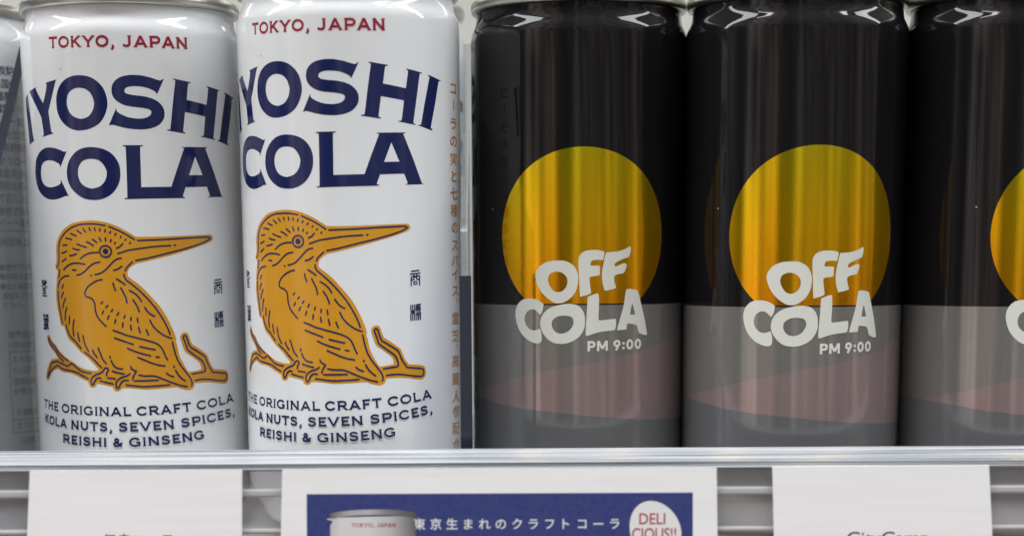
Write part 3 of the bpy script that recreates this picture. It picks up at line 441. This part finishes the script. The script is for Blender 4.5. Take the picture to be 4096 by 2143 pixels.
def add_lid(root):
    bm = bmesh.new(); lathe(bm, PROF_RIM, 160); bmesh.ops.recalc_face_normals(bm, faces=bm.faces)
    lid = from_bm('lid', bm, M_rim, root, True)
    bm = bmesh.new()
    ring = smooth_path([[-6, -9], [6, -9], [8, 0], [5, 9], [-5, 9], [-8, 0]], True, 6)
    (v, f), = fill_rings([[ring]])
    a = [bm.verts.new((x * MM, y * MM, 129.7 * MM)) for x, y in v]
    for q in f: bm.faces.new([a[i] for i in q])
    r = bmesh.ops.extrude_face_region(bm, geom=bm.faces[:]); bmesh.ops.translate(bm, vec=(0, 0, .0007), verts=[g for g in r['geom'] if isinstance(g, bmesh.types.BMVert)])
    bmesh.ops.recalc_face_normals(bm, faces=bm.faces)
    from_bm('pull_tab', bm, M_rim, lid)
    return lid

def mirror_free(shapes, n=5): return [[smooth_path(r, True, n) for r in g] for g in shapes]
FILL_WORD = fill_rings(mirror_free(ART['word']))
FILL_BIRD = fill_rings([[smooth_path(ART['bird'], True, 4)]])
STROKES = [stroke_poly(smooth_path(s, False, 5), .37) for s in ART['strokes']]
ex, ez = ART['eye']
EYE = [stroke_poly([(ex + 1.40 * math.cos(a * PI / 16), ez + 1.33 * math.sin(a * PI / 16)) for a in range(33)], .36, 'butt'),
       ([(ex + .67 * math.cos(a * PI / 12), ez + .64 * math.sin(a * PI / 12)) for a in range(24)], [tuple(range(24))])]
SEAL = [stroke_poly(smooth_path(s, False, 3), .35) for s in ART['seal']]
TOK = []
for w_, a, b in ART['words']['tok']: TOK += word_items(w_, a, b, ART['base_tok'], 2.50, .225)
TAG = []
for k in ('l1', 'l2', 'l3'):
    for w_, a, b in ART['words'][k]: TAG += word_items(w_, a, b, ART['base_' + k], 2.07, .225)
VERT = []
for ch, u, z in ART['vert']:
    vf = text_flat('｜' if ch == 'ー' else ch, 3.5, offset=.075 if ch in 'コラのとスパイ七人' else .03)
    xs = [p[0] for p in vf[0]]; ys = [p[1] for p in vf[0]]; cx, cy = (min(xs) + max(xs)) / 2, (min(ys) + max(ys)) / 2
    if ch == 'ー': VERT.append(([(u - .3, z - 1.15), (u + .3, z - 1.15), (u + .3, z + 1.15), (u - .3, z + 1.15)], [(0, 1, 2, 3)])); continue
    if ch == '、': VERT.append(([(u - p[0] * 0 + (p[0] - cx) * 1.0 + 1.0, z + (p[1] - cy)) for p in vf[0]], vf[1])); continue
    VERT.append(([(u + (p[0] - cx) * 1.45, z + (p[1] - cy) * .9) for p in vf[0]], vf[1]))

def white_can_parts(root):
    body = from_bm('body', can_body([M_white]), M_white, root, True)
    add_lid(root)
    wrap_mesh('place_lettering', TOK, M_red, body, .020, .0015)
    wrap_mesh('brand_lettering', FILL_WORD, M_navy, body, .020, .0)
    bird = wrap_mesh('bird_emblem', FILL_BIRD, M_gold, body, .020, 0)
    wrap_mesh('bird_linework', STROKES + EYE, M_navy, body, .040, .0006)
    wrap_mesh('seal_lettering', [q for q in SEAL if q[0][0][0] > 0], M_navy, body, .020, .0015)
    wrap_mesh('seal_lettering', [q for q in SEAL if q[0][0][0] <= 0], M_navy, body, .020, .0015)
    wrap_mesh('tagline_lettering', TAG, M_navy, body, .020, .0008)
    wrap_mesh('side_lettering', VERT, M_goldtxt, body, .020, 0)
    return body

# ingredients panel on the reverse of the white can, centred at u = half way round
INFO = [(287, '名称:炭酸飲料', 2.5, 18.3), (338, '原材料名国内製造', 2.5, 14.6), (387, '砂糖(濃縮果汁)', 2.5, 14.4), (434, '原材料濃縮レモン', 2.5, 14.4), (483, 'カラメルリー重曹', 2.5, 14.4), (536, '香料(製造)ゼロ甘味', 2.4, 14.4),
        (585, '酸味料、炭酸飲料水', 2.4, 14.6), (639, '料(スクラロース)', 2.5, 16.6), (688, '内容量温泉(水)', 2.4, 16.4), (737, '賞味期限缶底に記', 2.4, 16.4), (786, '開けて召し上がり', 2.4, 17.0), (837, '販売者株式会社(', 2.3, 17.0), (885, '上尾イート販売店', 2.3, 17.0),
        (960, '製造所固有上尾食品', 2.3, 17.4), (1060, '●開封後は早めに', 2.0, 21.0), (1097, '●容器を加熱しない', 2.0, 21.0), (1137, '●缶が破裂する恐れ', 2.0, 21.0), (1175, '凍結をさけてく', 2.0, 21.4), (1212, 'ださい。', 2.0, 21.4),
        (1332, '栄養成分表示', 2.2, 22.6), (1372, '(100mlあたり)', 2.1, 22.6), (1432, 'エネルギー48kcal', 2.0, 23.4), (1476, 'たんぱく質0g', 2.0, 23.4), (1522, '脂質0g炭水化物', 2.0, 23.6), (1562, '糖質12g', 2.0, 23.6), (1648, '食塩相当量0g', 2.0, 23.8), (1702, 'カフェイン9mg', 2.0, 23.8), (1765, '【お問い合わせ】', 2.0, 23.8)]
def info_items():
    """lines of print, spaced as on the can: (row, text, size, where it starts round the can)"""
    it = []; zrow = lambda r: 68.4 + (1033 - r) * .0636
    for r, t, size, u0 in INFO:
        v, f = text_flat(t, size, 'LEFT', .95, .03)
        it.append(([(p[0] + u0, p[1] + zrow(r) - .37 * size) for p in v], f))
    rule = lambda a, b, c, d: it.append(([(a, b), (c, b), (c, d), (a, d)], [(0, 1, 2, 3)]))
    for r in (917, 1402, 1680, 1732): rule(22.6 if r > 1000 else 12, zrow(r), 46, zrow(r) + .22)
    rule(22.6, zrow(1732), 22.85, zrow(1402))
    return it

CANS_W = 'white kingfisher cola cans'
can = empty('beverage_can', (-92.8 * MM, 14.5 * MM, 0))
tag(can, 'left of the two white bird cans in front, its silver rim in view', 'drink can', CANS_W)
white_can_parts(can)
def copy_tree(o, parent=None):
    c = o.copy(); COL.objects.link(c)
    if parent is not None: c.parent = parent; c.matrix_parent_inverse = Matrix()
    for ch in list(o.children): copy_tree(ch, c)
    return c
c2 = copy_tree(can); c2.location = (-38.4 * MM, 2.6 * MM, 2.0 * MM); c2.rotation_euler = (0, 0, -8.1 / R_CAN)
c2['label'] = 'white bird can next to the black cans, gold vertical Japanese writing down its side'
c3 = copy_tree(can); c3.location = (-38.4 * MM, 57.5 * MM, 4.6 * MM); c3.rotation_euler = (0, 0, .5)
c3['label'] = 'white can nearly hidden behind the front row, a sliver showing beside the clear divider'
# the can turned backwards beyond the left divider: same can, other side, so its print is the ingredients text
back = empty('beverage_can', (-150.0 * MM, 43.0 * MM, 2.6 * MM))
tag(back, 'blurred white can turned to its ingredients text behind the slanting divider edge', 'drink can', CANS_W)
bb = from_bm('body', can_body([M_white]), M_white, back, True); add_lid(back)
wrap_mesh('ingredients_lettering', info_items(), M_navy, bb, .02, .0005)

# ---- the dark cans
def body_mat_of(z): return 1 if z < 59.9 else 0
CANS_B = 'black sun-disc cola cans'
SUN_U, SUN_Z, SUN_R = 0.2, 76.2, 20.7
off_shapes = fill_rings(mirror_free(ART['off']))
a0 = math.asin((59.92 - SUN_Z) / SUN_R)
sun_ring = [(SUN_U + SUN_R * 1.03 * math.cos(a), SUN_Z + SUN_R * .98 * math.sin(a)) for a in [a0 + (PI - 2 * a0) * k / 90 for k in range(91)]]
sun_ring = [(u, max(z, 59.92)) for u, z in sun_ring]
SUN = fill_rings([[sun_ring]])
ART['wave_top'][0] = ART['wave_bot'][0] = [-37.8, 37.7]
wt_ = smooth_path(ART['wave_top'] + [[36, 55.2], [44, 58.2]], False, 5); wb_ = smooth_path(ART['wave_bot'] + [[38, 32.8], [44, 34.0]], False, 5)
WAVE = fill_rings([[wt_ + wb_[::-1][:-1]]])
low = [(-52, 37.0), (-42, 37.8)] + wb_ + [(47, 34.6), (60, 36.5)]
LOWER = fill_rings([[low + [(60, 17.7), (-52, 17.7)]]])
PMG = {'P': (.72, [[(.13, 0), (.13, 1)], [(.13, .88), (.42, .88)] + arc(.42, .66, .20, .22, 90, -90, 10) + [(.13, .44)]]),
       'M': (1.02, [[(.13, 0), (.13, .97)], [(.15, .95), (.51, .22)], [(.51, .22), (.87, .95)], [(.89, 0), (.89, .97)]]),
       '9': (.78, [arc(.39, .66, .25, .23, 0, 360, 20), [(.61, .60), (.30, .0)]]),
       ':': (.34, [[(.17, .08), (.17, .30)], [(.17, .52), (.17, .74)]]), '0': (.78, [arc(.39, .5, .26, .385, 0, 360, 22)])}
def pm_items():
    (uA, zA), (uB, zB) = (1.11, 49.02), (14.97, 49.40); sl = (zB - zA) / (uB - uA); out = []
    for txt, u0, u1 in (('PM', 1.11, 6.15), ('9:00', 7.35, 15.0)):
        g = .10; tot = sum(PMG[c][0] for c in txt) + g * (len(txt) - 1); sx = (u1 - u0) / tot; x = 0
        for c in txt:
            for s in PMG[c][1]:
                pts = [(u0 + (x + p[0]) * sx, zA + sl * (u0 + (x + p[0]) * sx - uA) + p[1] * 2.45) for p in s]
                out.append(stroke_poly(pts, .235 * 2.45, 'butt'))
            x += PMG[c][0] + g
    return out
PM = pm_items()
dk = empty('beverage_can', (17.0 * MM, 14.0 * MM, 0))
tag(dk, 'black yellow-disc can standing directly beside the clear divider and the white cans', 'drink can', CANS_B)
db = from_bm('body', can_body(None, body_mat_of), [M_black, M_grey], dk, True)
add_lid(dk)
wrap_mesh('sun_disc', SUN, M_sun, db, .020, 0)
wrap_mesh('pink_wave', WAVE, M_pink, db, .024, 0)
wrap_mesh('lower_band', LOWER, M_grey2, db, .016, 0)
wrap_mesh('brand_lettering', off_shapes, M_off, db, .045, 0)
wrap_mesh('time_lettering', PM, M_off, db, .040, .0015)
d2 = copy_tree(dk); d2.location = (69.0 * MM, 4.5 * MM, -.45 * MM); d2.rotation_euler = (0, 0, 1.5 / R_CAN)
d2['label'] = 'black yellow-disc can standing between two other black cans'
d3 = copy_tree(dk); d3.location = (121.6 * MM, 3.5 * MM, -.6 * MM); d3.rotation_euler = (0, 0, 9.8 / R_CAN)
d3['label'] = 'black can cut by the right picture edge, only half its yellow disc showing'

# ------------------------------------------------------------------ lane dividers
def divider(x, label, chamfer=True):
    o = empty('shelf_divider', (x * MM, 0, 0)); tag(o, label, 'shelf divider', 'clear plastic shelf dividers')
    prof = [(-23, fl(-23) + .1), (-23, 77), (24, 124), (200, 124), (200, fl(200) + .1)]
    bm = bmesh.new(); extrude_x(bm, prof, -.85, .85)
    from_bm('sheet', bm, M_clear_shade if chamfer else M_clear, o)
    # the sawn front edge, its dark look along the plastic painted into the colour
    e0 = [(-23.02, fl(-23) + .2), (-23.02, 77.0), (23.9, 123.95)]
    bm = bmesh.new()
    extrude_x(bm, e0 + [(23.7, 124.25), (-23.4, 77.2), (-23.4, fl(-23) + .2)] if chamfer else [(-23.02, fl(-23) + .2), (-23.02, 67), (-23.4, 67), (-23.4, fl(-23) + .2)], -1.15, 1.05 if chamfer else 1.55)  # edge-on divider: dark strip widened to stand in for the dark reflection alongside
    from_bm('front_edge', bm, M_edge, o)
    bm = bmesh.new()
    y0, y1 = -22, 200
    vs = box(bm, -10, 10, y0, y1, 0, 0)
    for v in vs: v.co.z = (fl(v.co.y / MM) + .02) * MM
    for v in (vs[1], vs[3], vs[5], vs[7]): v.co.z += .0006
    from_bm('foot', bm, M_clear, o)
    return o
divider(-10.62, 'clear upright divider seen edge-on between the white cans and the black cans', False)
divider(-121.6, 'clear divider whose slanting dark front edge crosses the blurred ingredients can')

# ------------------------------------------------------------------ price rail along the shelf front
rail = empty('price_rail', (0, -55 * MM, 6 * MM)); tag(rail, 'long clear plastic price rail with a ridged milky lip along the shelf front', 'price rail')
RY, RZ = -55, 6
def rp_(p): return [(y - RY, z - RZ) for y, z in p]
lip = [(-36.6, 27.5), (-36.5, 28.3), (-36.7, 28.62), (-37.1, 28.72)]
for k in range(9):                                   # shallow flutes along the flat top
    y = -37.4 - k * 1.93
    for t, h in ((0, 0), (.25, .10), (.5, .14), (.75, .10), (.97, -.05)): lip.append((y - t * 1.93, 28.70 - (k + t) * .098 + h))
zt = 27.80
for k, (r_, dz) in enumerate(((.36, .56), (.30, .48), (.26, .42))):      # ridges stepping down the front
    for a in range(0, 181, 30):
        lip.append((-55.2 - .45 * k - r_ * math.sin(math.radians(a)) * 1.3, zt - dz / 2 + dz / 2 * .96 * math.cos(math.radians(a))))
    zt -= dz
lip += [(-56.2, 26.15), (-55.4, 26.2), (-55.0, 26.9), (-54.6, 27.0), (-46, 27.3)]
bm = bmesh.new(); extrude_x(bm, rp_(lip), -330, 330)
from_bm('ridged_lip', bm, M_rail, rail)
bm = bmesh.new(); extrude_x(bm, rp_([(-55.1, -10), (-55.1, 26.3), (-54.4, 26.3), (-54.4, -10)]), -330, 330)
from_bm('clear_plate', bm, M_plate, rail)
for zz in ((20.45, 22.15), (12.4, 13.5)):
    bm = bmesh.new(); extrude_x(bm, rp_([(-55.8, zz[0]), (-55.95, zz[0] + .4), (-55.95, zz[1] - .4), (-55.8, zz[1]), (-55.12, zz[1]), (-55.12, zz[0])]), -330, 330)
    from_bm('rib', bm, M_rib, rail)
bm = bmesh.new(); extrude_x(bm, rp_([(-59, -11), (-59, -8.5), (-55.15, -8.5), (-55.15, -11)]), -330, 330); from_bm('bottom_ledge', bm, M_rail, rail)

# ------------------------------------------------------------------ paper price cards in the rail
CS, CZ, YC = .9348, 4.63, -57.0         # card artwork units to millimetres, height of its zero line, depth of the card faces
def card(x0, x1, ztop, x0b, x1b, label, name='price_card', perf=True):
    """sheet of card with torn perforations down both sides"""
    zb = -11.5
    o_pts = []
    def side(xa, xb, za, z2, s):
        n = int(abs(z2 - za) / .3); out = []
        for i in range(n + 1):
            t = i / n; out.append((xa + (xb - xa) * t + s * (.10 if i % 2 else 0) * (1 if perf else 0) + rnd.uniform(-.02, .02), za + (z2 - za) * t))
        return out
    k = (ztop - zb) / 15.4
    xl, xr = x0 + (x0b - x0) * k, x1 + (x1b - x1) * k
    ring = [(x0, ztop)] + side(x0, xl, ztop - .2, zb, -1) + side(xr, x1, zb, ztop - .2, 1)[0:] + [(x1, ztop)]
    (v, f), = fill_rings([[ring]])
    bm = bmesh.new()
    a = [bm.verts.new((p[0] * CS * MM, YC * MM, (p[1] * CS + CZ) * MM)) for p in v]
    for q in f: bm.faces.new([a[i] for i in q])
    r = bmesh.ops.extrude_face_region(bm, geom=bm.faces[:]); bmesh.ops.translate(bm, vec=(0, .00028, 0), verts=[g for g in r['geom'] if isinstance(g, bmesh.types.BMVert)])
    bmesh.ops.recalc_face_normals(bm, faces=bm.faces)
    o = from_bm(name, bm, M_paper); tag(o, label, 'price card', 'paper cards in the price rail')
    return o
k1 = card(-110.5, -61.9, 23.4, -111.9, -62.4, 'white price card with black Japanese writing at its foot, below the white cans')
k2 = card(-52.6, 47.0, 23.35, -53.3, 47.4, 'wide white card with a blue panel, a can picture and white writing')
k3 = card(59.9, 109.5, 23.6, 60.5, 110.8, 'white price card with black Latin letters at its foot, below the black cans')
flat_mesh('name_lettering', [fit_box(text_flat('伊良コーラ', 4, offset=.03), -94.5, -78.3, 4.9, 8.8)], M_btext, k1, YC - .02)
flat_mesh('name_lettering', [fit_box(text_flat('CityCamp', 4, offset=.012), 77.4, 96.4, 4.6, 8.35)], M_btext, k3, YC - .02)
panel = flat_mesh('blue_panel', [([(-47.15, 17.75), (41.65, 17.66), (41.9, -7), (-47.6, -7)], [(0, 1, 2, 3)])], M_blue, k2, YC - .02)
# the printed picture of a can
M_pic = mat('printed_can_grey', (.6, .6, .6), .55)
nt = M_pic.node_tree; tc = nn(nt, 'ShaderNodeTexCoord'); spn = nn(nt, 'ShaderNodeSeparateXYZ'); lk(nt, tc.outputs['Object'], spn.inputs[0])
mr = nn(nt, 'ShaderNodeMapRange'); mr.inputs[1].default_value = -.0391; mr.inputs[2].default_value = -.0207; lk(nt, spn.outputs['X'], mr.inputs[0])
rp = nn(nt, 'ShaderNodeValToRGB'); lk(nt, mr.outputs[0], rp.inputs[0])
rp.color_ramp.elements[0].color = (.55, .54, .54, 1); rp.color_ramp.elements[1].color = (.13, .115, .125, 1)
for p, c in ((.12, .70), (.45, .70), (.70, .52), (.88, .26)):
    e = rp.color_ramp.elements.new(p); e.color = (c, c * .98, c * .985, 1)
lk(nt, rp.outputs[0], bsdf(M_pic).inputs['Base Color'])
M_picrim = mat('printed_rim_grey', (.2, .19, .18), .55)
nt = M_picrim.node_tree; tc = nn(nt, 'ShaderNodeTexCoord'); spn = nn(nt, 'ShaderNodeSeparateXYZ'); lk(nt, tc.outputs['Object'], spn.inputs[0])
mr = nn(nt, 'ShaderNodeMapRange'); mr.inputs[1].default_value = -.0391; mr.inputs[2].default_value = -.0207; lk(nt, spn.outputs['X'], mr.inputs[0])
rp = nn(nt, 'ShaderNodeValToRGB'); lk(nt, mr.outputs[0], rp.inputs[0])
rp.color_ramp.elements[0].color = (.13, .12, .11, 1); rp.color_ramp.elements[1].color = (.09, .085, .06, 1)
for p, c in ((.2, .42), (.45, .50), (.65, .25), (.85, .13)):
    e = rp.color_ramp.elements.new(p); e.color = (c, c * .97, c * .96, 1)
lk(nt, rp.outputs[0], bsdf(M_picrim).inputs['Base Color'])
pic = [[-41.4, 12.2], [-41.3, 11.4], [-41.7, 10.6], [-41.9, 9.8], [-42.0, 0], [-42.0, -6.5, 1], [-22.1, -6.5, 1], [-22.1, 0], [-22.2, 9.8], [-22.4, 10.6], [-22.8, 11.6], [-22.7, 12.5]]
canpic = flat_mesh('can_picture', fill_rings([[smooth_path(pic, True, 4)]]), M_pic, k2, YC - .03)
rim = [[-41.85, 13.2], [-38, 13.85], [-32, 14.1], [-26, 13.95], [-22.35, 13.35], [-22.25, 12.8], [-22.6, 12.2], [-27, 12.75], [-33, 12.85], [-38, 12.6], [-41.3, 12.0], [-41.8, 12.5]]
flat_mesh('can_picture_rim', fill_rings([[smooth_path(rim, True, 4)]]), M_picrim, canpic, YC - .036)
its = []
for w_, a, b in (('TOKYO,', -37.0, -31.75), ('JAPAN', -31.1, -26.8)): its += word_items(w_, a, b, (0, .004, 10.2), .86, .17)
flat_mesh('can_picture_lettering', its, M_rtext, canpic, YC - .044, .0006)
head = '東京生まれのクラフトコーラ'
hi = []
for i, ch in enumerate(head):
    x = -21.3 + (23.7 + 21.3) * i / (len(head) - 1); zc = 10.62 - .010 * i
    vf = text_flat(ch, 2.8, offset=.032); xs = [p[0] for p in vf[0]]; ys = [p[1] for p in vf[0]]
    cx = (min(xs) + max(xs)) / 2; cy = 1.02 if ch != 'ー' else (min(ys) + max(ys)) / 2
    hi.append(([(x + p[0] - cx, zc + p[1] - cy) for p in vf[0]], vf[1]))
flat_mesh('headline_lettering', hi, M_wtext, k2, YC - .03, 0)
bc = (32.9, 8.6)
bad = [(bc[0] + 6.0 * math.cos(a) * (1 + .05 * math.cos(a - .6)), bc[1] + 7.1 * math.sin(a) + -1.1 * math.cos(a)) for a in [2 * PI * k / 48 for k in range(48)]]
bo = [(bc[0] + (x - bc[0]) * 1.022, bc[1] + (z - bc[1]) * 1.02) for x, z in bad]
flat_mesh('badge_outline', fill_rings([[bo]]), M_btext, k2, YC - .028)
badge = flat_mesh('badge', fill_rings([[bad]]), M_wtext, k2, YC - .034)
flat_mesh('badge_lettering', [fit_box(text_flat('DELI', 3, offset=.035), 29.35, 35.35, 10.32, 12.92), fit_box(text_flat('CIOUS!!', 3, offset=.035), 27.7, 37.9, 6.7, 9.5)], M_rtext, badge, YC - .042, 0)
